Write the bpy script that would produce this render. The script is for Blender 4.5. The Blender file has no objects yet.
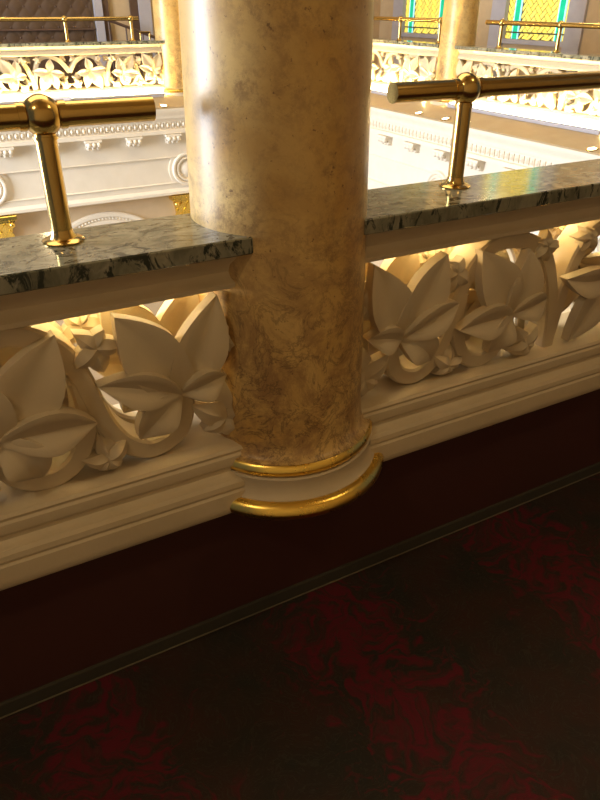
import bpy, math, random
from mathutils import Vector, Matrix
random.seed(7)
SC = bpy.context.scene
COL = SC.collection
PI = math.pi

# ------------------------------------------------------------------ camera
cam_d = bpy.data.cameras.new('camera'); cam = bpy.data.objects.new('camera', cam_d); COL.objects.link(cam)
cam_d.sensor_fit = 'VERTICAL'; cam_d.sensor_height = 36.0; cam_d.lens = 676.83 / 800 * 36.0
cam_d.clip_start = 0.05; cam_d.clip_end = 200
R = ((0.87733958, 0.24050148, -0.41525209), (-0.47985573, 0.44637742, -0.75530502), (0.00370718, 0.86192009, 0.50703059))
cam.matrix_world = Matrix.Translation((0, 0, 1.5)) @ Matrix(R).to_4x4()
SC.camera = cam

# ------------------------------------------------------------------ world, lights, exposure
w = bpy.data.worlds.new('world'); SC.world = w; w.use_nodes = True
w.node_tree.nodes['Background'].inputs[0].default_value = (0.80, 0.86, 1.0, 1)
w.node_tree.nodes['Background'].inputs[1].default_value = 0.10
def area(name, loc, rot, sx, sy, energy, color):
    d = bpy.data.lights.new(name, 'AREA'); d.shape = 'RECTANGLE'; d.size = sx; d.size_y = sy
    d.energy = energy; d.color = color
    o = bpy.data.objects.new(name, d); COL.objects.link(o); o.location = loc; o.rotation_euler = rot
    return o
area('skylight', (0.5, 5.2, 6.6), (0, 0, 0), 7.0, 5.0, 360, (1.0, 0.80, 0.52))          # glazed atrium roof
area('end_window_daylight', (-6.4, 6.2, 1.8), (0, math.radians(-90), 0), 4.5, 4.0, 1500, (0.80, 0.88, 1.0))   # tall window at the left end of the atrium
def lamp(loc, e, color, r=0.12):
    d = bpy.data.lights.new('ceiling_lamp', 'POINT'); d.energy = e; d.color = color; d.shadow_soft_size = r
    o = bpy.data.objects.new('ceiling_lamp', d); COL.objects.link(o); o.location = loc
WARM = (1.0, 0.76, 0.41)
lamp((-1.5, 0.2, 3.4), 36, (1.0, 0.83, 0.56)); lamp((2.2, 0.2, 3.4), 24, WARM)                      # corridor ceiling lamps
lamp((1.5, 10.2, 3.4), 20, WARM); lamp((4.5, 10.2, 3.4), 24, WARM)
lamp((6.8, 7.0, 3.6), 40, WARM); lamp((6.8, 4.0, 3.6), 40, WARM)
SC.view_settings.view_transform = 'Standard'; SC.view_settings.look = 'None'
SC.view_settings.gamma = 1.0; SC.view_settings.use_curve_mapping = False
SC.view_settings.exposure = 0.3

# ------------------------------------------------------------------ materials
class N:
    def __init__(s, name):
        s.m = bpy.data.materials.new(name); s.m.use_nodes = True
        s.t = s.m.node_tree; s.b = s.t.nodes['Principled BSDF']
        s.tc = s.t.nodes.new('ShaderNodeTexCoord')
    def new(s, kind, **kw):
        n = s.t.nodes.new(kind)
        for k, v in kw.items():
            if k in n.inputs: n.inputs[k].default_value = v
            else: setattr(n, k, v)
        return n
    def link(s, a, b): s.t.links.new(a, b)
    def mapping(s, scale=(1, 1, 1), rot=(0, 0, 0), coord='Object'):
        mp = s.new('ShaderNodeMapping'); s.link(s.tc.outputs[coord], mp.inputs['Vector'])
        mp.inputs['Scale'].default_value = scale; mp.inputs['Rotation'].default_value = rot
        return mp.outputs[0]
    def noise(s, vec, scale, detail=4, rough=.55, dist=0):
        n = s.new('ShaderNodeTexNoise', Scale=scale, Detail=detail, Roughness=rough, Distortion=dist)
        if vec is not None: s.link(vec, n.inputs['Vector'])
        return n.outputs[0]
    def ramp(s, fac, stops, interp='LINEAR'):
        r = s.new('ShaderNodeValToRGB'); s.link(fac, r.inputs[0]); cr = r.color_ramp; cr.interpolation = interp
        while len(cr.elements) < len(stops): cr.elements.new(0.5)
        for e, (p, c) in zip(cr.elements, stops):
            e.position = p; e.color = (c, c, c, 1) if isinstance(c, (int, float)) else (*c, 1)
        return r.outputs[0]
    def mix(s, fac, a, b, mode='MIX'):
        m = s.new('ShaderNodeMix', data_type='RGBA', blend_type=mode)
        for v, i in ((fac, m.inputs[0]), (a, m.inputs[6]), (b, m.inputs[7])):
            if isinstance(v, bpy.types.NodeSocket): s.link(v, i)
            elif isinstance(v, (int, float)): i.default_value = v
            else: i.default_value = (*v, 1)
        return m.outputs[2]
    def math(s, op, a, b=0.0):
        m = s.new('ShaderNodeMath', operation=op)
        for v, i in ((a, m.inputs[0]), (b, m.inputs[1])):
            if isinstance(v, bpy.types.NodeSocket): s.link(v, i)
            else: i.default_value = v
        return m.outputs[0]
    def bump(s, h, strength, dist=0.01):
        b = s.new('ShaderNodeBump', Strength=strength, Distance=dist); s.link(h, b.inputs['Height'])
        s.link(b.outputs[0], s.b.inputs['Normal'])
    def col(s, c):
        if isinstance(c, bpy.types.NodeSocket): s.link(c, s.b.inputs['Base Color'])
        else: s.b.inputs['Base Color'].default_value = (*c, 1)
    def set(s, rough=.5, metal=0, spec=.5, coat=0):
        s.b.inputs['Roughness'].default_value = rough; s.b.inputs['Metallic'].default_value = metal
        s.b.inputs['Specular IOR Level'].default_value = spec; s.b.inputs['Coat Weight'].default_value = coat
        s.b.inputs['Coat Roughness'].default_value = .08
        return s.m

def plaster(name, c1, c2, rough=.55):
    n = N(name); v = n.mapping()
    n.col(n.mix(n.ramp(n.noise(v, 7, 5), [(.3, 0.0), (.75, 1.0)]), c1, c2))
    n.bump(n.noise(v, 60, 3), .12, .004)
    return n.set(rough, spec=.4)
M_CREAM = plaster('cream_painted_plaster', (.60, .49, .32), (.53, .43, .27))
M_WHITE = plaster('ivory_painted_plaster', (.80, .71, .57), (.75, .66, .52))
M_TANWALL = plaster('tan_painted_wall', (.50, .36, .20), (.44, .31, .17), .7)
M_CEILING = plaster('ochre_bounce_paint', (.36, .24, .10), (.30, .19, .08), .7)  # unseen ceiling and back wall, dark ochre chosen for warm, dim bounce light
M_LEDGE = plaster('tan_ledge_paint', (.40, .30, .17), (.36, .26, .14), .6)
M_PINKWALL = plaster('rose_beige_wall', (.62, .46, .28), (.57, .42, .25), .7)
M_LILAC = plaster('lilac_grey_painted_wood', (.40, .37, .38), (.35, .32, .33))
M_BROWNWOOD = plaster('dark_brown_wood', (.10, .055, .035), (.07, .04, .025), .4)
M_STONEFLOOR = plaster('pale_stone_floor', (.55, .48, .38), (.45, .40, .32), .3)

def metal(name, c1, c2, rough):
    n = N(name); v = n.mapping((1, 1, 1))
    n.col(n.mix(n.noise(v, 9, 5), c1, c2))
    r = n.math('MULTIPLY_ADD', n.noise(v, 30, 4), .10); n.t.nodes[-1].inputs[2].default_value = rough - .05
    n.link(r, n.b.inputs['Roughness'])
    n.set(rough, 1); n.link(r, n.b.inputs['Roughness']); return n.m
M_BRASS = metal('polished_brass', (.60, .41, .14), (.50, .34, .11), .20)
M_GOLD = metal('gold_leaf', (.95, .68, .18), (.85, .56, .10), .28)

def column_mat():
    n = N('ochre_scagliola_marble'); v = n.mapping()
    warp = n.new('ShaderNodeTexNoise', Scale=2.2, Detail=3); n.link(v, warp.inputs['Vector'])
    vm = n.new('ShaderNodeVectorMath', operation='MULTIPLY_ADD'); n.link(warp.outputs[1], vm.inputs[0])
    vm.inputs[1].default_value = (.35, .35, .35); n.link(v, vm.inputs[2]); wv = vm.outputs[0]
    base = n.mix(n.ramp(n.noise(wv, 3.0, 6, .6), [(.34, 0.), (.66, 1.)]), (.52, .31, .085), (.66, .45, .17))
    grey = n.ramp(n.noise(wv, 1.7, 4, .6), [(.54, 0.), (.70, .5)])
    base = n.mix(grey, base, (.60, .53, .41))
    rust = n.ramp(n.noise(wv, 4.1, 4, .6), [(.5, 0.), (.68, .7)])
    base = n.mix(rust, base, (.50, .27, .06))
    # clouds of fine brown flecks
    cloud = n.ramp(n.noise(wv, 4.5, 5, .65), [(.40, 0.), (.60, 1.)])
    fleck = n.ramp(n.noise(v, 30, 9, .8), [(.47, 0.), (.60, 1.)])
    base = n.mix(n.math('MULTIPLY', n.math('MULTIPLY', cloud, fleck), .75), base, (.24, .13, .05))
    # the lower drum is cut from a darker, more broken bed of the stone
    sep = n.new('ShaderNodeSeparateXYZ'); n.link(v, sep.inputs[0])
    low = n.new('ShaderNodeMapRange'); n.link(sep.outputs[2], low.inputs[0])
    for i, x in zip((1, 2, 3, 4), (.80, 1.22, .9, .10)): low.inputs[i].default_value = x
    patch = n.ramp(n.noise(wv, 11, 10, .82, .2), [(.46, 0.), (.58, 1.)])
    base = n.mix(n.math('MULTIPLY', patch, low.outputs[0]), base, (.33, .185, .07))
    crack = n.ramp(n.noise(wv, 13, 9, .7, .6), [(.475, 0.), (.497, 1.), (.505, 1.), (.525, 0.)])
    base = n.mix(n.math('MULTIPLY', crack, n.math('MULTIPLY', low.outputs[0], .7)), base, (.12, .07, .03))
    pit = n.ramp(n.noise(v, 70, 3, .6), [(.66, 0.), (.72, .8)])
    base = n.mix(pit, base, (.16, .08, .03))
    n.col(base)
    n.bump(fleck, .05, .002)
    return n.set(.38, spec=.45, coat=.05)
M_COLUMN = column_mat()

def coping_mat():
    n = N('polished_green_grey_marble'); v = n.mapping((1, 1.6, .55))
    base = n.mix(n.ramp(n.noise(v, 12, 7, .65, .8), [(.33, 0.), (.68, 1.)]), (.10, .10, .065), (.30, .285, .205))
    vein = n.ramp(n.noise(v, 15, 8, .7, 2.0), [(.42, 1.), (.475, .0), (.55, 0.), (.60, .0)])
    base = n.mix(vein, base, (.025, .03, .022))
    pale = n.ramp(n.noise(v, 26, 6, .6, 1.5), [(.60, 0.), (.72, .6)])
    n.col(n.mix(pale, base, (.36, .34, .27)))
    return n.set(.12, spec=.6)
M_COPING = coping_mat()

def carpet_mat():
    n = N('dark_floral_carpet'); v = n.mapping()
    warp = n.new('ShaderNodeTexNoise', Scale=4.5, Detail=4); n.link(v, warp.inputs['Vector'])
    vm = n.new('ShaderNodeVectorMath', operation='MULTIPLY_ADD'); n.link(warp.outputs[1], vm.inputs[0])
    vm.inputs[1].default_value = (.30, .30, .0); n.link(v, vm.inputs[2])
    sep = n.new('ShaderNodeSeparateXYZ'); n.link(vm.outputs[0], sep.inputs[0])
    # repeat of 0.7 m across the corridor: rows of crimson sprays between rows of green leaf scrolls
    ph = n.math('MULTIPLY', n.math('SUBTRACT', sep.outputs[0], .89), 2 * PI / .70)
    row = n.math('COSINE', ph)
    scroll = n.noise(vm.outputs[0], 11, 3, .5, 2.5)
    m = n.math('ADD', n.math('MULTIPLY', row, .15), scroll)
    red = n.ramp(m, [(.52, 0.), (.70, 1.)])
    line = n.ramp(n.noise(vm.outputs[0], 19, 2, .5, 3.0), [(.46, 0.), (.49, 1.), (.52, 0.)])
    ground = n.mix(n.ramp(n.noise(v, 6, 4), [(.35, 0.), (.65, 1.)]), (.042, .021, .015), (.026, .023, .017))
    ground = n.mix(n.math('MULTIPLY', line, .55), ground, (.046, .041, .028))
    c = n.mix(red, ground, (.100, .013, .018))
    c = n.mix(n.math('MULTIPLY', line, n.math('MULTIPLY', red, .5)), c, (.05, .025, .018))
    n.col(c)
    n.bump(n.noise(v, 420, 2), .5, .004)
    return n.set(.95, spec=.1)
M_CARPET = carpet_mat()
def simple(name, c1, c2, scale=8, rough=.6, spec=.4):
    n = N(name); n.col(n.mix(n.noise(n.mapping(), scale, 4), c1, c2)); return n.set(rough, spec=spec)
M_WINE = simple('dark_wine_painted_dado', (.066, .024, .019), (.054, .019, .015), 3, .45)
M_BINDING = simple('dark_carpet_binding', (.045, .038, .024), (.034, .028, .018), 30, .9)
M_TACK = simple('pale_binding_edge', (.16, .13, .07), (.10, .08, .05), 60, .8)
M_LEATHER = simple('brown_tufted_leather', (.095, .054, .028), (.07, .038, .019), 12, .5)
M_PAPER = simple('white_card', (.78, .76, .82), (.74, .72, .78), 6, .7)
M_LEAD = simple('dark_lead_came', (.06, .05, .035), (.04, .035, .025), 20, .5)
def emit(name, c1, c2, strength, scale=9):
    n = N(name); c = n.mix(n.noise(n.mapping(), scale, 3), c1, c2)
    n.col(c); n.link(c, n.b.inputs['Emission Color']); n.b.inputs['Emission Strength'].default_value = strength
    return n.set(.25)
M_STRIP = emit('warm_cove_lamp_glow', (1, .76, .32), (1, .74, .30), 430)
M_TUBE = emit('warm_cavity_fill_glow', (1, .80, .40), (1, .76, .34), 24)  # fill glow added inside the near frieze, out of sight
M_SPOT = emit('warm_uplight_lens', (1, .88, .62), (1, .85, .55), 8)
M_YGLASS = emit('yellow_leaded_glass', (.90, .70, .08), (.62, .50, .10), 1.0, 2.5)
M_AGLASS = emit('amber_leaded_glass', (.60, .46, .05), (.85, .72, .20), .7, 3.5)
M_GGLASS = emit('green_border_glass', (.0, .30, .14), (.01, .42, .24), .9)
M_BGLASS = emit('pale_blue_border_glass', (.30, .65, .85), (.40, .72, .85), .8)

# ------------------------------------------------------------------ mesh helpers
def link(o, parent=None):
    COL.objects.link(o)
    if parent is not None: o.parent = parent
    return o
def mk(name, verts, faces, mat, parent=None, smooth=None):
    me = bpy.data.meshes.new(name); me.from_pydata([tuple(v) for v in verts], [], faces); me.validate()
    mats = mat if isinstance(mat, (list, tuple)) else [mat]
    for m in mats: me.materials.append(m)
    import bmesh
    bm = bmesh.new(); bm.from_mesh(me); bmesh.ops.recalc_face_normals(bm, faces=bm.faces); bm.to_mesh(me); bm.free()
    if smooth is not None:
        me.polygons.foreach_set('use_smooth', [True] * len(me.polygons)); me.set_sharp_from_angle(angle=math.radians(smooth))
    return link(bpy.data.objects.new(name, me), parent)
def dup(o, parent=None, loc=None, rot=None, scale=None):
    c = o.copy(); COL.objects.link(c); c.parent = parent
    if loc is not None: c.location = loc
    if rot is not None: c.rotation_euler = rot
    if scale is not None: c.scale = scale
    return c
def tag(o, label=None, cat=None, group=None, kind=None):
    if label: o['label'] = label
    if cat: o['category'] = cat
    if group: o['group'] = group
    if kind: o['kind'] = kind
    return o
def empty(name, loc=(0, 0, 0), rz=0):
    o = bpy.data.objects.new(name, None); COL.objects.link(o); o.location = loc; o.rotation_euler = (0, 0, rz)
    o.empty_display_size = .1
    return o
class MB:
    def __init__(s): s.v = []; s.f = []
    def add(s, v, f):
        k = len(s.v); s.v += [tuple(x) for x in v]; s.f += [tuple(i + k for i in q) for q in f]; return s
    def box(s, a, b, bev=0):
        (x0, y0, z0), (x1, y1, z1) = a, b
        if not bev:
            return s.add([(x0, y0, z0), (x1, y0, z0), (x1, y1, z0), (x0, y1, z0), (x0, y0, z1), (x1, y0, z1), (x1, y1, z1), (x0, y1, z1)],
                         [(0, 3, 2, 1), (4, 5, 6, 7), (0, 1, 5, 4), (1, 2, 6, 5), (2, 3, 7, 6), (3, 0, 4, 7)])
        e = bev; prof = [(y0, z0 + e), (y0, z1 - e), (y0 + e, z1), (y1 - e, z1), (y1, z1 - e), (y1, z0 + e), (y1 - e, z0), (y0 + e, z0)]
        return s.sweep(prof, x0, x1)
    def sweep(s, prof, x0, x1, closed=True):
        n = len(prof); v = [(x0, y, z) for y, z in prof] + [(x1, y, z) for y, z in prof]
        f = [(i, (i + 1) % n, n + (i + 1) % n, n + i) for i in range(n if closed else n - 1)]
        if closed: f += [tuple(range(n)), tuple(range(2 * n - 1, n - 1, -1))]
        return s.add(v, f)
    def lathe(s, prof, n=48, c=(0, 0, 0), a0=0, a1=2 * PI, cap=True):
        full = abs(a1 - a0 - 2 * PI) < 1e-6; m = n if full else n + 1; v = []
        for i in range(m):
            a = a0 + (a1 - a0) * i / n
            v += [(c[0] + r * math.cos(a), c[1] + r * math.sin(a), c[2] + z) for r, z in prof]
        k = len(prof); f = []
        for i in range(n):
            j = (i + 1) % m
            f += [(i * k + q, j * k + q, j * k + q + 1, i * k + q + 1) for q in range(k - 1)]
        if cap and full: f += [tuple(i * k for i in range(m))[::-1], tuple(i * k + k - 1 for i in range(m))]
        return s.add(v, f)
    def tube(s, a, b, r, n=20, r2=None, cap=True):
        a, b = Vector(a), Vector(b); d = (b - a).normalized(); r2 = r if r2 is None else r2
        p = d.orthogonal().normalized(); q = d.cross(p); v = []
        for e, rr in ((a, r), (b, r2)):
            v += [e + (p * math.cos(2 * PI * i / n) + q * math.sin(2 * PI * i / n)) * rr for i in range(n)]
        f = [(i, (i + 1) % n, n + (i + 1) % n, n + i) for i in range(n)]
        if cap: f += [tuple(range(n))[::-1], tuple(range(n, 2 * n))]
        return s.add(v, f)
    def ball(s, c, r, nu=24, nv=14):
        prof = [(max(1e-4, r * math.sin(PI * i / nv)), -r * math.cos(PI * i / nv)) for i in range(nv + 1)]
        return s.lathe(prof, nu, c)
    def build(s, name, mat, parent=None, smooth=None): return mk(name, s.v, s.f, mat, parent, smooth)

def bez(p0, p1, p2, t): return ((1 - t) ** 2 * p0[0] + 2 * t * (1 - t) * p1[0] + t * t * p2[0], (1 - t) ** 2 * p0[1] + 2 * t * (1 - t) * p1[1] + t * t * p2[1])
def catmull(pts, n=7):
    P = [pts[0]] + list(pts) + [pts[-1]]; out = []
    for i in range(1, len(P) - 2):
        p0, p1, p2, p3 = P[i - 1:i + 3]
        for k in range(n):
            t = k / n
            out.append(tuple(.5 * (2 * b + (c - a) * t + (2 * a - 5 * b + 4 * c - d) * t * t + (3 * b - a - 3 * c + d) * t ** 3) for a, b, c, d in zip(p0, p1, p2, p3)))
    return out + [pts[-1]]

# ------------------------------------------------------------------ pierced foliage frieze: one half bay, u = distance from the column axis
K = 1.0118
def P(u, z): return (u * K, 1.5 - (1.5 - z) * K)
YF, YB = 0.0, 0.085          # front and rear of the pierced slab
def strap(pts, width, mb, y0=YF, y1=YB, bev=.006):
    c = catmull([P(*p) for p in pts]); n = len(c); v = []; f = []
    for i, (x, z) in enumerate(c):
        a = c[max(0, i - 1)]; b = c[min(n - 1, i + 1)]; L = math.hypot(b[0] - a[0], b[1] - a[1]) or 1
        nx, nz = -(b[1] - a[1]) / L, (b[0] - a[0]) / L; h = width / 2
        for o, y in ((-h, y1), (-h, y0 + bev), (-h + bev, y0), (h - bev, y0), (h, y0 + bev), (h, y1)):
            v.append((x + nx * o, y, z + nz * o))
    for i in range(n - 1):
        f += [(i * 6 + q, i * 6 + (q + 1) % 6, (i + 1) * 6 + (q + 1) % 6, (i + 1) * 6 + q) for q in range(6)]
    f += [tuple(range(6)), tuple(range((n - 1) * 6 + 5, (n - 1) * 6 - 1, -1))]
    return mb.add(v, f)
def lobe(mb, hub, tip, W, bow=0.0, groove=.014, rise=.018, curl=0.0, thick=.03, y=-.012, nt=12, ns=8, base=.45, peak=.45):
    hx, hz = hub; tx, tz = tip; L = math.hypot(tx - hx, tz - hz); dx, dz = (tx - hx) / L, (tz - hz) / L
    ctrl = ((hx + tx) / 2 - dz * bow, (hz + tz) / 2 + dx * bow); v = []; f = []
    for i in range(nt + 1):
        t = i / nt; x, z = bez(hub, ctrl, tip, t); a = bez(hub, ctrl, tip, max(0, t - .02)); b = bez(hub, ctrl, tip, min(1, t + .02))
        l = math.hypot(b[0] - a[0], b[1] - a[1]); nx, nz = -(b[1] - a[1]) / l, (b[0] - a[0]) / l
        if t < peak: q = t / peak; w = base + (1 - base) * (1 - (1 - q) ** 2)
        else: q = (t - peak) / (1 - peak); w = (1 - q ** 1.9) * (1 - .15 * q)
        w = max(W * w, .0012)
        for j in range(ns + 1):
            s = -1 + 2 * j / ns
            d = y - rise * math.sin(PI * min(1, t * .9 + .05)) - groove * min(1, t * 4 + .2) * (abs(s) ** 1.2 - .35 * abs(s) ** 5) * (w / W + .15) - curl * t * t
            v.append((x + nx * s * w, d, z + nz * s * w))
    m = (nt + 1) * (ns + 1)
    v += [(p[0], p[1] + thick, p[2]) for p in v]
    g = lambda i, j: i * (ns + 1) + j
    for i in range(nt):
        for j in range(ns):
            q = (g(i, j), g(i, j + 1), g(i + 1, j + 1), g(i + 1, j)); f.append(q); f.append(tuple(k + m for k in q[::-1]))
        for j in (0, ns): f.append((g(i, j), g(i + 1, j), g(i + 1, j) + m, g(i, j) + m))
    for j in range(ns):
        for i in (0, nt): f.append((g(i, j), g(i, j + 1), g(i, j + 1) + m, g(i, j) + m))
    return mb.add(v, f)
def leaf_mesh(name, hub, lobes, parent=None):
    mb = MB()
    for tip, W, kw in lobes: lobe(mb, P(*hub), P(*tip), W, **kw)
    return mb.build(name, M_CREAM, parent, 32)
def star_mesh(name, c, r, rot, parent=None):
    mb = MB(); h = P(*c)
    for k, (a, l, w_) in enumerate(((88, 1.05, .36), (18, .92, .30), (150, .98, .32), (-42, .62, .30), (-128, .72, .30))):
        an = math.radians(a + rot)
        lobe(mb, h, (h[0] + math.cos(an) * r * l, h[1] + math.sin(an) * r * l), r * w_, bow=r * .08 * (-1) ** k, groove=-.016, rise=.016, curl=-.022 + .012 * (k % 2), thick=.03, y=-.004 - .004 * (k % 3), nt=7, ns=4, base=.55, peak=.35)
    return mb.build(name, M_CREAM, parent, 35)

S1 = [(.290, .775), (.286, .70), (.310, .643), (.37, .621), (.425, .65), (.462, .71), (.480, .77), (.499, .84), (.532, .905), (.585, .948), (.645, .957), (.72, .942), (.785, .90), (.825, .835), (.85, .76), (.866, .68), (.873, .59)]
S2 = [(.688, .76), (.686, .69), (.655, .635), (.60, .613), (.545, .635), (.512, .69), (.497, .76), (.503, .83)]
S3 = [(.873, .59), (.887, .70), (.903, .79), (.928, .87), (.975, .93), (1.05, .955), (1.13, .94), (1.20, .90), (1.25, .84), (1.285, .79)]
PROTO = []
def proto(o): PROTO.append(o); return o
proto(strap(S1, .046, MB()).build('strap', M_CREAM, None, 41))
proto(strap(S2, .046, MB(), y0=.0015).build('strap', M_CREAM, None, 41))
proto(strap(S3, .046, MB(), y0=.003).build('strap', M_CREAM, None, 41))
proto(leaf_mesh('leaf', (.297, .755), [((.200, .968), .060, dict(bow=.004, base=.62, peak=.50, y=-.010)), ((.418, .962), .062, dict(bow=.012, base=.62, peak=.56, y=-.012)),
      ((.472, .822), .042, dict(bow=.022, groove=.026, y=-.016, base=.14, peak=.55)), ((.190, .778), .038, dict(bow=-.016, groove=.024, y=-.014, base=.14, peak=.55)), ((.400, .668), .046, dict(bow=.026, groove=.016, y=-.010, rise=.024, base=.2, peak=.5))]))
proto(leaf_mesh('leaf', (.677, .745), [((.535, .950), .066, dict(bow=.004, base=.66, peak=.52, y=-.010)), ((.705, .930), .058, dict(bow=-.010, base=.66, peak=.48, y=-.012)),
      ((.486, .740), .050, dict(bow=-.026, groove=.026, y=-.016, base=.14, peak=.55)), ((.802, .770), .042, dict(bow=.018, groove=.024, y=-.014, base=.14, peak=.55)), ((.612, .642), .050, dict(bow=-.022, groove=.016, y=-.010, rise=.024, base=.25, peak=.5))]))
proto(leaf_mesh('leaf', (1.06, .80), [((.938, .605), .064, dict(bow=-.015, base=.6, peak=.5, y=-.012)), ((1.12, .615), .05, dict(bow=.012, base=.35, peak=.5, y=-.010)),
      ((.866, .818), .046, dict(bow=.020, groove=.026, y=-.016, base=.14, peak=.55)), ((1.215, .775), .040, dict(bow=-.014, groove=.024, y=-.014, base=.14, peak=.55)), ((1.085, .930), .044, dict(bow=.012, groove=.014, y=-.010, base=.3))]))
for c, r, rot in (((.190, .665), .105, 12), ((.472, .635), .062, -8), ((.462, .900), .066, 170), ((.775, .925), .060, 200), ((.765, .630), .072, 35), ((.945, .925), .05, 160), ((1.215, .655), .075, -10), ((.185, .860), .065, 60)):
    proto(star_mesh('star_leaf', c, r, rot))
REAR = [o for o in PROTO if o.name.startswith(('leaf', 'star'))]
RSTRAP = [strap(S_, .046, MB(), .120, .150).build('rear_strap', M_CREAM, None, 41) for S_ in (S1, S2, S3)]

FILL = [star_mesh('star_leaf', c, r, rot) for c, r, rot in (((.310, .945), .055, 180), ((.620, .915), .050, 180), ((.845, .925), .05, 150), ((.815, .690), .055, 20), ((.985, .690), .055, -20), ((1.215, .720), .06, 10), ((1.225, .930), .055, 170), ((.555, .840), .05, 40))]
for f_ in FILL:
    for v_ in f_.data.vertices: v_.co.y += .035
HALF = 1.30                 # half the column spacing
# profiles in local (y, z): y = 0 is the pierced slab's front plane, world y = 1.285 for the near balustrade
def base_profile(sill):
    return [(-.060, .412), (-.070, .415), (-.0755, .424), (-.076, .440), (-.073, .474), (-.068, .479), (-.068, .483), (-.071, .487), (-.069, .500), (-.062, .508), (-.050, .512),
            (-.041, .519), (-.040, .528), (-.045, .534), (-.047, .540), (-.045, .560), (-.040, .565), (-.040, .569), (-.042, .573), (-.036, .580), (-.015, sill - .003), (.160, sill), (.160, .412)]
def cap_profile(low):
    return [(-.020, low), (-.027, low + .004), (-.028, low + .014), (-.022, .994), (-.018, .998), (-.014, 1.010), (-.018, 1.026), (-.030, 1.040), (-.036, 1.054), (.160, 1.054), (.155, low)]
def fitted(prof, x0, x1, fit0, fit1, r=.204, yc=.0875, steps=1):
    """moulding swept between two columns, its ends cut to the round of the shafts"""
    pts = []
    for i, p in enumerate(prof):
        q = prof[(i + 1) % len(prof)]; n = max(1, int(abs(q[0] - p[0]) / .02))
        pts += [(p[0] + (q[0] - p[0]) * k / n, p[1] + (q[1] - p[1]) * k / n) for k in range(n)]
    cut = lambda y, z: math.sqrt(max((r if z > .558 else (.246 if z > .47 else .262)) ** 2 - (y - yc) ** 2, .0004)) - .006
    n = len(pts); mb = MB()
    v = [(x0 + (cut(y, z) if fit0 else 0), y, z) for y, z in pts] + [(x1 - (cut(y, z) if fit1 else 0), y, z) for y, z in pts]
    return mb.add(v, [(i, (i + 1) % n, n + (i + 1) % n, n + i) for i in range(n)] + [tuple(range(n)), tuple(range(2 * n - 1, n - 1, -1))])
def balustrade(loc, rz, label, near, x0=-HALF, x1=HALF, fit=(True, True)):
    """bay centred on loc; columns stand at x = -HALF and x = +HALF"""
    root = empty('balustrade', loc, rz); tag(root, label, 'balustrade', 'pierced leaf balustrades around the atrium')
    fitted(base_profile(.588 if near else .606), x0, x1, *fit, r=.214).build('base_moulding', M_CREAM, root, 30)
    fitted(cap_profile(.974 if near else .958), x0, x1, *fit).build('cap_moulding', M_CREAM, root, 30)
    e = .003; a, b, c, d = -.060, .170, 1.0545, 1.0905
    fitted([(a, c + e), (a, d - e), (a + e, d), (b - e, d), (b, d - e), (b, c + e), (b - e, c), (a + e, c)], x0, x1, *fit).build('coping_slab', M_COPING, root)
    for sgn, cx in ((1, -HALF), (-1, HALF)):
        for p in PROTO + ([] if near else FILL):
            xs = [cx + sgn * c[0] for c in p.bound_box]
            if max(xs) < x1 - .02 and min(xs) > x0 + .02: dup(p, root, (cx, 0, 0), None, (sgn, 1, 1))
        if near:
            for p in REAR: dup(p, root, (cx, .128, 0), None, (sgn, 1, 1)).name = 'rear_' + p.name.split('.')[0]
            for p in RSTRAP: dup(p, root, (cx, 0, 0), None, (sgn, 1, 1))
    if near:
        MB().tube((x0 + .21, .1025, .9655), (x1 - .21, .1025, .9655), .006, 8).build('hidden_fill_tube', M_TUBE, root, 60)  # unseen glowing tube added under the cap to light the cavity and rear leaves
    return root

# ------------------------------------------------------------------ structure: near corridor
WX0, WX1 = -3.6, 5.9
floor = MB().box((WX0, -1.9, -.06), (WX1, 1.45, 0)).build('floor', M_CARPET); tag(floor, kind='structure', label='dark carpet with crimson floral sprays along the balcony')
bd = MB().box((WX0, 1.2425, .0003), (WX1, 1.262, .046), .004).build('binding', M_BINDING, floor)
tk = MB().tube((WX0, 1.240, .0045), (WX1, 1.240, .0045), .0022, 6).build('binding_edge', M_TACK, floor)
dado = MB().box((WX0, 1.250, .0), (WX1, 1.43, .4118)).build('wall_front', M_WINE); tag(dado, kind='structure', label='dark wine red dado below the near balustrade')
tag(MB().box((WX0, -1.95, 0), (WX1, -1.9, 4.2)).build('wall_near', M_CEILING), kind='structure')
tag(MB().box((WX0, -1.95, 4.2), (WX1, 1.45, 4.3)).build('ceiling', M_CEILING), kind='structure')
tag(MB().box((WX0, 1.22, 3.5), (5.5, 1.5, 4.2)).build('trim_1', M_CEILING), kind='structure')

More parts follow.
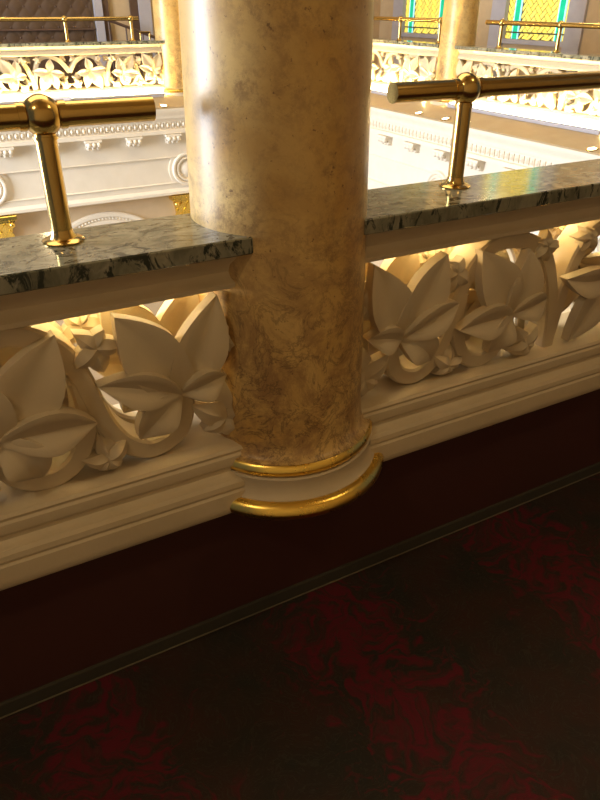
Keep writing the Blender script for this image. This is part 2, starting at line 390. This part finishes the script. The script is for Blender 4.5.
# ------------------------------------------------------------------ near balustrade, columns
CX, CY = .698, 1.3725
balustrade((CX - HALF, 1.285, 0), 0, 'cream pierced leaf balustrade nearest the camera, left of the big column', True)
balustrade((CX + HALF, 1.285, 0), 0, 'cream pierced leaf balustrade nearest the camera, right of the big column', True)
def column(x, y, label, z1=4.2, detail=96):
    root = empty('column', (x, y, 0)); tag(root, label, 'column', 'marbled columns around the atrium')
    pr = [(.236, .552), (.224, .556), (.216, .566), (.2105, .585), (.208, .62)] + [(.208 - .0475 * ((z - .62) / 2.4) ** 1.0 if z < 3.0 else .1605, z) for z in (.8, 1.09, 1.3, 1.5, 1.9, 2.4, 3.0)] + [(.158, z1)]
    MB().lathe(pr, detail).build('shaft', M_COLUMN, root, 40)
    def torus(R_, r, z, nm):
        p = [(R_ + r * math.cos(a), z + r * math.sin(a)) for a in [2 * PI * i / 14 for i in range(15)]]
        mk_ = MB().lathe(p, detail, cap=False).build(nm, M_GOLD, root, 60)
    torus(.2235, .0195, .534, 'gilded_ring')
    MB().lathe([(.05, .516), (.238, .516), (.242, .512), (.240, .500), (.240, .488), (.243, .474), (.249, .464), (.254, .460), (.254, .455), (.05, .455)], detail, cap=False).build('scotia', M_CREAM, root, 40)
    torus(.2560, .0240, .434, 'gilded_ring')
    MB().lathe([(.256, .416), (.235, .4115), (.01, .4115)], detail, cap=False).build('base_disc', M_CREAM, root, 40)
    return root
column(CX, CY, 'large ochre marbled column with two gilded base rings in the foreground')

# ------------------------------------------------------------------ brass handrails
def handrail(loc, rz, x0, x1, posts, label, caps=(True, True), fine=True):
    root = empty('brass_handrail', loc, rz); tag(root, label, 'handrail', 'brass handrails on the copings')
    n = 28 if fine else 12
    rail = MB().tube((x0, 0, .2305), (x1, 0, .2305), .0225, n).build('rail', M_BRASS, root, 40)
    if fine:
        for px in posts:
            for s in (-1, 1): MB().tube((px + s * .030, 0, .2305), (px + s * .042, 0, .2305), .0248, n).build('collar', M_BRASS, rail, 40)
    for px in posts:
        post = MB().tube((px, 0, .004), (px, 0, .2305), .0200, n).build('post', M_BRASS, root, 40)
        MB().ball((px, 0, .2305), .0365, n, 18 if fine else 8).build('ball_joint', M_BRASS, root, 60)
        fl = [(.001, .0), (.040, .0), (.0405, .003), (.036, .006), (.0265, .008), (.0235, .013), (.0215, .018), (.0205, .024)]
        MB().lathe(fl, n, (px, 0, 0)).build('flange', M_BRASS, post, 40)
        if fine: MB().tube((px, 0, .190), (px, 0, .196), .0225, n).build('collar', M_BRASS, post, 40)
    return root
handrail((CX - HALF, 1.378, 1.0906), 0, -.85, .4285 - (CX - HALF), [.222 - (CX - HALF), .222 - (CX - HALF) - .78], 'brass handrail nearest the camera, left of the big column, cut flat at its end')
handrail((CX + HALF, 1.378, 1.0906), 0, .995 - (CX + HALF), .86, [1.211 - (CX + HALF), 1.211 - (CX + HALF) + .80], 'brass handrail nearest the camera, right of the big column')

# ------------------------------------------------------------------ far balcony (back) and side balcony (right)
FY, FX = 8.98, 5.60          # atrium faces of the far friezes
CB = [.64, 3.24]             # column axes on the back balcony
CR = [9.28, 6.72, 4.12]      # column axes on the right balcony (y)
balustrade((1.85, FY, 0), 0, 'far lit leaf balustrade across the atrium at the upper left', False)
balustrade((4.45, FY, 0), 0, 'far lit leaf balustrade behind the big column, running to the corner', False, x1=1.05, fit=(True, False))
rz = -PI / 2
balustrade((FX, 8.02, 0), rz, 'far lit leaf balustrade on the right, between big column and distant pale column', False, x0=-1.12, fit=(False, True))
balustrade((FX, 5.42, 0), rz, 'far lit leaf balustrade on the right, under the stained glass window', False)
column(3.15, FY + .0875, 'distant marbled column seen just left of the big column', detail=40)
column(FX + .0875, 6.70, 'distant pale marbled column above the right handrail', detail=40)
handrail((1.895, FY + .093, 1.0906), 0, -.92, .86, [-.76, .0, .77], 'distant brass handrail across the atrium at the upper left', fine=False)
handrail((FX + .093, 8.02, 1.0906), rz, -.75, 1.10, [.20, .98], 'distant brass handrail left of the pale column', fine=False)
handrail((FX + .093, 5.42, 1.0906), rz, -.85, .95, [-.62, .17, .90], 'distant brass handrail in front of the right stained glass window', fine=False)

# entablature below: swept profile d = distance towards the atrium from the frieze face
ENT = [(.08, .405), (.08, .480), (.482, .384), (.50, .384), (.50, .36), (.488, .335), (.472, .305), (.466, .288), (.466, .272), (.440, .268), (.440, .245), (.430, .24), (.425, .142), (.460, .136), (.460, .094), (.38, .088),
       (.38, -.190), (.392, -.193), (.392, -.200), (.365, -.206), (.365, -.505), (.392, -.511), (.392, -.518), (.38, -.522), (.38, -.585), (.40, -.60), (.415, -.62), (.415, -.65), (.40, -.66), (.25, -.665), (-.16, -.665), (-.16, .405)]
FW, LW = .38, .30            # frieze wall and lower wall planes
def entablature(name, loc, rz, x0, x1, brackets, rosettes, capitals, arches, label):
    root = empty(name, loc, rz); tag(root, label, None, None, 'structure')
    MB().sweep([(-d, z) for d, z in ENT], x0, x1).build('cornice', M_WHITE, root, 30)
    MB().sweep([(-.08, .4805), (-.08, .494), (-.49, .398), (-.49, .3845), (-.482, .3845)], x0, x1).build('ledge', M_LEDGE, root, 30)
    MB().box((x0, -LW, -4.2), (x1, .16, -.664)).build('lower_wall', M_PINKWALL, root)
    eggs = MB(); x = x0 + .04
    while x < x1 - .03:
        eggs.add([(x + .026 * math.cos(a) * k, -.424 - .028 * (1 - k * k), .190 + .038 * math.sin(a) * k) for k in (1, .62, .12) for a in [2 * PI * i / 8 for i in range(8)]],
                 [(r * 8 + i, r * 8 + (i + 1) % 8, (r + 1) * 8 + (i + 1) % 8, (r + 1) * 8 + i) for r in range(2) for i in range(8)] + [tuple(range(16, 24))])
        eggs.box((x + .031, -.442, .152), (x + .037, -.422, .228)); x += .068
    tag(eggs.build('egg_and_dart', M_WHITE, root, 50), kind='stuff')
    bk = None
    for b in brackets:
        if bk is None:
            m = MB().sweep([(0, .087), (-.105, .087), (-.108, .065), (-.104, .050), (-.088, .034), (-.074, .038), (-.060, .034), (-.052, .010), (-.034, -.008), (-.012, -.012), (0, -.024)], -.085, .085)
            for sx in (-.058, 0, .058): m.ball((sx, -.098, .040), .030, 10, 6); m.ball((sx, -.040, -.004), .024, 10, 6)
            m.box((-.098, -.114, .066), (.098, 0, .0875))
            bk = m.build('bracket', M_WHITE, root, 40); bk.location = (b, -FW, 0)
        else: dup(bk, root, (b, -FW, 0))
    zr = -.355
    for r in rosettes:
        m = MB()
        def ring(prof, n=36):
            k = len(prof); v = [(c * math.cos(2 * PI * i / n), y, zr + c * math.sin(2 * PI * i / n)) for i in range(n) for c, y in prof]
            m.add(v, [(i * k + q, ((i + 1) % n) * k + q, ((i + 1) % n) * k + q + 1, i * k + q + 1) for i in range(n) for q in range(k - 1)])
        ring([(.205, .03), (.205, -.012), (.196, -.030), (.178, -.034), (.166, -.028), (.160, -.012), (.152, -.010), (.146, -.026), (.130, -.028), (.122, -.008), (.110, .004), (.075, -.016), (.040, -.028), (.001, -.030)])
        o = m.build('rosette', M_WHITE, root, 50); o.location = (r, -FW, 0)
        pl = MB().add([(.245 * math.cos(a), y, max(-.505, min(-.206, zr + .245 * math.sin(a)))) for y in (-.004, .03) for a in [2 * PI * i / 36 for i in range(36)]],
                      [(i, (i + 1) % 36, 36 + (i + 1) % 36, 36 + i) for i in range(36)] + [tuple(range(36))[::-1]]).build('roundel_plate', M_WHITE, root, 40); pl.location = (r, -FW, 0)
    for c in capitals:
        m = MB(); m.box((-.235, -.14, -.725), (.235, .12, -.668), .006); m.box((-.210, -.12, -.748), (.210, .12, -.725))
        m.add([(s * x_, y_, z_) for x_, y_, z_, s in ((.145, -.02, -1.00, -1), (.145, -.02, -1.00, 1), (.19, -.10, -.748, 1), (.19, -.10, -.748, -1), (.145, .12, -1.00, -1), (.145, .12, -1.00, 1), (.19, .12, -.748, 1), (.19, .12, -.748, -1))],
              [(0, 1, 2, 3), (1, 5, 6, 2), (4, 0, 3, 7), (0, 4, 5, 1)])
        m.box((-.16, -.035, -1.025), (.16, .12, -.998), .004); lv = []
        for row, (zz, ln, off) in enumerate(((-.995, .14, -.035), (-.895, .13, -.065))):
            for k in range(4 - row):
                xx = (-1.5 + k + row * .5) * .095
                lv.append(lobe(MB(), (xx, zz), (xx, zz + ln), .042, y=off, curl=.05, groove=-.008, rise=.012, nt=6, ns=4, thick=.012))
        for sx in (-1, 1): m.ball((sx * .172, -.11, -.780), .036, 10, 8)
        o = m.build('capital', M_GOLD, root, 40); o.location = (c, -LW, 0)
        for l_ in lv: l_.build('acanthus_leaf', M_GOLD, o, 40)
        MB().box((c - .14, -LW - .03, -4.2), (c + .14, -LW + .1, -1.026), .006).build('pilaster', M_CREAM, root)
    for a in arches:
        m = MB(); zc = -1.755
        for r0, r1, y in ((.80, .965, -.03), (.825, .86, -.042), (.915, .955, -.045)):
            n = 40; v = []
            for i in range(n + 1):
                an = PI * i / n; c, s = math.cos(an), math.sin(an)
                v += [(r0 * c, .01, zc + r0 * s), (r0 * c, y, zc + r0 * s), (r1 * c, y, zc + r1 * s), (r1 * c, .01, zc + r1 * s)]
            m.add(v, [(i * 4 + q, i * 4 + q + 1, (i + 1) * 4 + q + 1, (i + 1) * 4 + q) for i in range(n) for q in range(3)])
        bd_ = MB()
        for i in range(64):
            an = PI * (i + .5) / 64; bd_.ball((.888 * math.cos(an), -.034, zc + .888 * math.sin(an)), .014, 6, 4)
        o = m.build('archivolt', M_WHITE, root, 40); o.location = (a, -LW, 0); tag(bd_.build('bead_course', M_WHITE, o, 50), kind='stuff')
    return root
entablature('wall_back', (0, FY, 0), 0, -3.6, FX - .37, [.913 + .492 * k for k in range(-1, 9)], [.66, 3.06], [.66, 3.04], [1.93, 4.4], 'ivory entablature with brackets, panels and roundels below the far balcony')
entablature('wall_right', (FX, 0, 0), rz, -FY + .37, -1.6, [-(7.25 - .55 * k) for k in range(-1, 9)], [-6.22, -3.8], [-6.22, -3.8], [-5.0, -7.4], 'ivory entablature with brackets below the right balcony')

# cove lamp strips standing on the atrium ledges
def strip(x0, x1, y, z, label, loc=(0, 0, 0), rz_=0):
    root = empty('cove_lamp_strip', loc, rz_); tag(root, label, 'lamp strip', 'cove lamp strips on the ledges')
    MB().box((x0, y - .014, z - .020), (x1, y + .014, z - .008)).build('channel', M_BRASS, root)
    MB().box((x0, y - .044, z - .034), (x1, y - .030, z + .012), .003).build('baffle', M_LILAC, root)
    MB().tube((x0, y, z), (x1, y, z), .009, 8).build('glowing_tube', M_STRIP, root, 60)
strip(.78, 2.92, -.112, .512, 'glowing cove lamp strip under the far balustrade at the upper left', (0, FY, 0))
strip(3.38, 5.40, -.112, .512, 'glowing cove lamp strip hidden behind the big column', (0, FY, 0))
strip(-8.82, -6.96, -.112, .512, 'glowing cove lamp strip left of the distant pale column', (FX, 0, 0), rz)
strip(-6.48, -4.36, -.112, .512, 'glowing cove lamp strip on the right below the far leaf balustrade', (FX, 0, 0), rz)
tag(MB().box((WX0, 1.446, .30), (FX - .5, 1.72, .50)).build('trim_2', M_WHITE), kind='structure')
# round uplights set in the sloping ledges
def uplight(loc, label, side):
    root = empty('uplight', loc); tag(root, label, 'lamp', 'round uplights on the ledges')
    root.rotation_euler = side
    MB().lathe([(.052, 0), (.052, .008), (.040, .010), (.038, .006)], 20, cap=False).build('bezel', M_BRASS, root, 40)
    MB().lathe([(.001, .006), (.038, .006)], 20, cap=False).build('lens', M_SPOT, root)
tl = math.atan2(.096, .41)
DU = .44; zl = .494 - (DU - .08) * .096 / .41
for x, lb in ((2.80, 'round glowing uplight on the ledge beside the distant left column'),):
    uplight((x, FY - DU, zl + .001), lb, (tl, 0, 0))
for y, lb in ((6.62, 'round glowing uplight on the right ledge, nearest the big column'), (6.14, 'round glowing uplight on the right ledge, left of the near rail post'), (4.17, 'round glowing uplight on the right ledge at the picture edge')):
    uplight((FX - DU, y, zl + .001), lb, (0, -tl, 0))
card = MB().box((1.55, FY - .172, .475), (1.78, FY - .166, .545)).build('card', M_PAPER); tag(card, 'small white card standing on the far ledge below the leaf balustrade', 'card')

# ------------------------------------------------------------------ floors and walls behind the far balconies
tag(MB().box((-3.6, FY + .13, -.06), (8.0, 12.6, 0)).build('floor_back', M_CARPET), kind='structure')
tag(MB().box((FX + .13, 1.45, -.06), (8.0, FY + .13, 0)).build('floor_right', M_CARPET), kind='structure')
tag(MB().box((-3.6, FY + .13, .0), (FX + .13, FY + .16, .379)).build('dado_back', M_WINE), kind='structure').name = 'wall_back_dado'
tag(MB().box((FX + .13, 1.45, .0), (FX + .16, FY + .13, .379)).build('wall_right_dado', M_WINE), kind='structure')
tag(MB().box((-3.6, 11.62, 0), (8.2, 11.8, 4.3)).build('wall_back_upper', M_TANWALL), kind='structure')
tag(MB().box((-3.6, FY, 4.2), (8.2, 11.8, 4.3)).build('ceiling_back', M_WHITE), kind='structure')
tag(MB().box((FX, 1.45, 4.2), (8.2, FY, 4.3)).build('ceiling_right', M_WHITE), kind='structure')
tag(MB().box((-7, 1.45, -4.3), (FX, FY, -4.2)).build('floor_atrium', M_STONEFLOOR), kind='structure')
# right wall with two stained glass openings (and one beyond the frame)
WINS = [(9.74, 10.93), (7.22, 8.46), (4.72, 5.96)]; ZS, ZT = 1.05, 3.5
wb = MB(); ys = [1.45] + [v for a in reversed(WINS) for v in a] + [11.62]
for i in range(0, len(ys), 2): wb.box((8.0, ys[i], 0), (8.2, ys[i + 1], 4.2))
for a, b in WINS: wb.box((8.0, a, 0), (8.2, b, ZS)); wb.box((8.0, a, ZT), (8.2, b, 4.2))
tag(wb.build('wall_right_upper', M_TANWALL), kind='structure')
for k, (a, b) in enumerate(WINS):
    root = empty('window_%d' % (k + 1), (8.0, (a + b) / 2, ZS)); tag(root, ('yellow stained glass window left of the distant pale column', 'yellow stained glass window right of the distant pale column', 'yellow stained glass window at the near end of the right wall')[k], None, None, 'structure')
    h = (b - a) / 2; T = ZT - ZS
    for s in (-1, 1): MB().box((-.04, s * (h + .10) - .14, -ZS), (.03, s * (h + .10) + .14, T + .2), .012).build('frame_post', M_LILAC, root)
    MB().box((-.03, -h, -.06), (.06, h, .0), .008).build('sill', M_LILAC, root)
    for s in (-1, 1):
        MB().box((.04, s * .405 - .045, 0), (.055, s * .405 + .045, T)).build('green_border', M_GGLASS, root)
        for q in (-1, 1): MB().box((.036, s * .405 + q * .054 - .007, 0), (.056, s * .405 + q * .054 + .007, T)).build('blue_fillet', M_BGLASS, root)
    MB().box((.03, -h, .075), (.05, h, .092)).build('lead_bar', M_LEAD, root)
    MB().box((.064, -h, 0), (.074, h, T)).build('lead_backing', M_LEAD, root)
    wv = .066; c45 = math.sqrt(.5); my, ma = MB(), MB()
    for i in range(-60, 61):
        for j in range(-30, 31):
            ox, oy = i + 2 * j, i - 2 * j
            for m_, (x0, y0, x1, y1) in ((my, (0, 0, 2, 1)), (ma, (0, 1, 1, 3))):
                cxx, cyy = (ox + (x0 + x1) / 2) * wv, (oy + (y0 + y1) / 2) * wv
                Y_, Z_ = (cxx - cyy) * c45, (cxx + cyy) * c45 + T / 2
                zone = next(((p, q) for p, q in ((-h, -.475), (-.335, .335), (.475, h)) if p - .05 < Y_ < q + .05), None)
                if zone is None or not -.06 < Z_ < T + .06: continue
                e = .10; v = []
                for dx in (.052, .062):
                    for (px, py) in ((x0 + e, y0 + e), (x1 - e, y0 + e), (x1 - e, y1 - e), (x0 + e, y1 - e)):
                        gx, gy = (ox + px) * wv, (oy + py) * wv
                        v.append((dx, max(zone[0], min(zone[1], (gx - gy) * c45)), max(.0, min(T, (gx + gy) * c45 + T / 2))))
                m_.add(v, [(0, 1, 2, 3), (0, 1, 5, 4), (1, 2, 6, 5), (2, 3, 7, 6), (3, 0, 4, 7)])
    tag(my.build('woven_pane', M_YGLASS, root), kind='stuff'); tag(ma.build('woven_pane', M_AGLASS, root), kind='stuff')

# back wall: tufted panel, door casing, stair rail
def tufted():
    root = empty('tufted_wall_panel', (1.55, 11.6, 0)); tag(root, 'brown button tufted leather panel behind the far balcony', 'wall panel')
    nx, nz = 186, 148; v = []; f = []; W_, H_ = 2.56, 2.4
    for j in range(nz + 1):
        for i in range(nx + 1):
            x, z = -1.28 + W_ * i / nx, H_ * j / nz
            a, b = x / .11, z / .13
            d = abs(math.sin(PI * (a + b) / 2) * math.sin(PI * (a - b) / 2)) ** .5 * .016
            v.append((x, -.02 - d, z))
    for j in range(nz):
        for i in range(nx): k = j * (nx + 1) + i; f.append((k, k + 1, k + nx + 2, k + nx + 1))
    mk('padding', v, f, M_LEATHER, root, 60)
    m = MB()
    for j in range(18):
        for i in range(-11, 12):
            if (i + j) % 2 == 0: m.ball((i * .11, -.024, j * .13), .014, 8, 5)
    tag(m.build('button', M_BROWNWOOD, root, 60), kind='stuff')
    MB().box((-1.29, -.075, 1.125), (1.29, -.015, 1.15), .006).build('seam_rail', M_BROWNWOOD, root)
tufted()
dr = empty('door_1', (3.2, 11.62, 0)); tag(dr, 'door casing with tan recess beyond the far balcony', None, None, 'structure')
MB().box((-.34, -.10, 0), (-.22, 0, 2.6), .01).build('casing', M_LILAC, dr); MB().box((.33, -.10, 0), (.52, 0, 2.6), .01).build('casing', M_LILAC, dr)
MB().box((-.22, -.07, 0), (-.12, 0, 2.6), .01).build('jamb', M_BROWNWOOD, dr); MB().box((.21, -.07, 0), (.33, 0, 2.6), .01).build('jamb', M_BROWNWOOD, dr)
MB().box((-.12, -.02, 0), (.21, 0, 2.6), .004).build('door_leaf', M_TANWALL, dr)
st = empty('stair_handrail', (3.3, 11.35, 0)); tag(st, 'dark sloping stair handrail seen over the far coping', 'handrail')
MB().tube((-.38, 0, 1.29), (.45, 0, 1.00), .022, 10).build('rail', M_BROWNWOOD, st, 50)
for x in (-.30, -.05, .2, .42): MB().tube((x, 0, 0), (x, 0, 1.29 - .29 * (x + .38) / .83), .012, 8).build('baluster', M_BROWNWOOD, st, 50)
fr = empty('brass_stand', (3.22, 10.35, 0)); tag(fr, 'small brass frame stand beside the distant left column', 'stand')
for s in (-1, 1): MB().tube((s * .065, 0, .0), (s * .065, 0, 1.13), .014, 10).build('upright', M_BRASS, fr, 50)
MB().tube((-.075, 0, 1.13), (.075, 0, 1.13), .014, 10).build('crossbar', M_BRASS, fr, 50)
MB().box((-.12, -.08, 0), (.12, .08, .02), .004).build('foot', M_BRASS, fr)

for p in PROTO + RSTRAP + FILL: bpy.data.objects.remove(p)
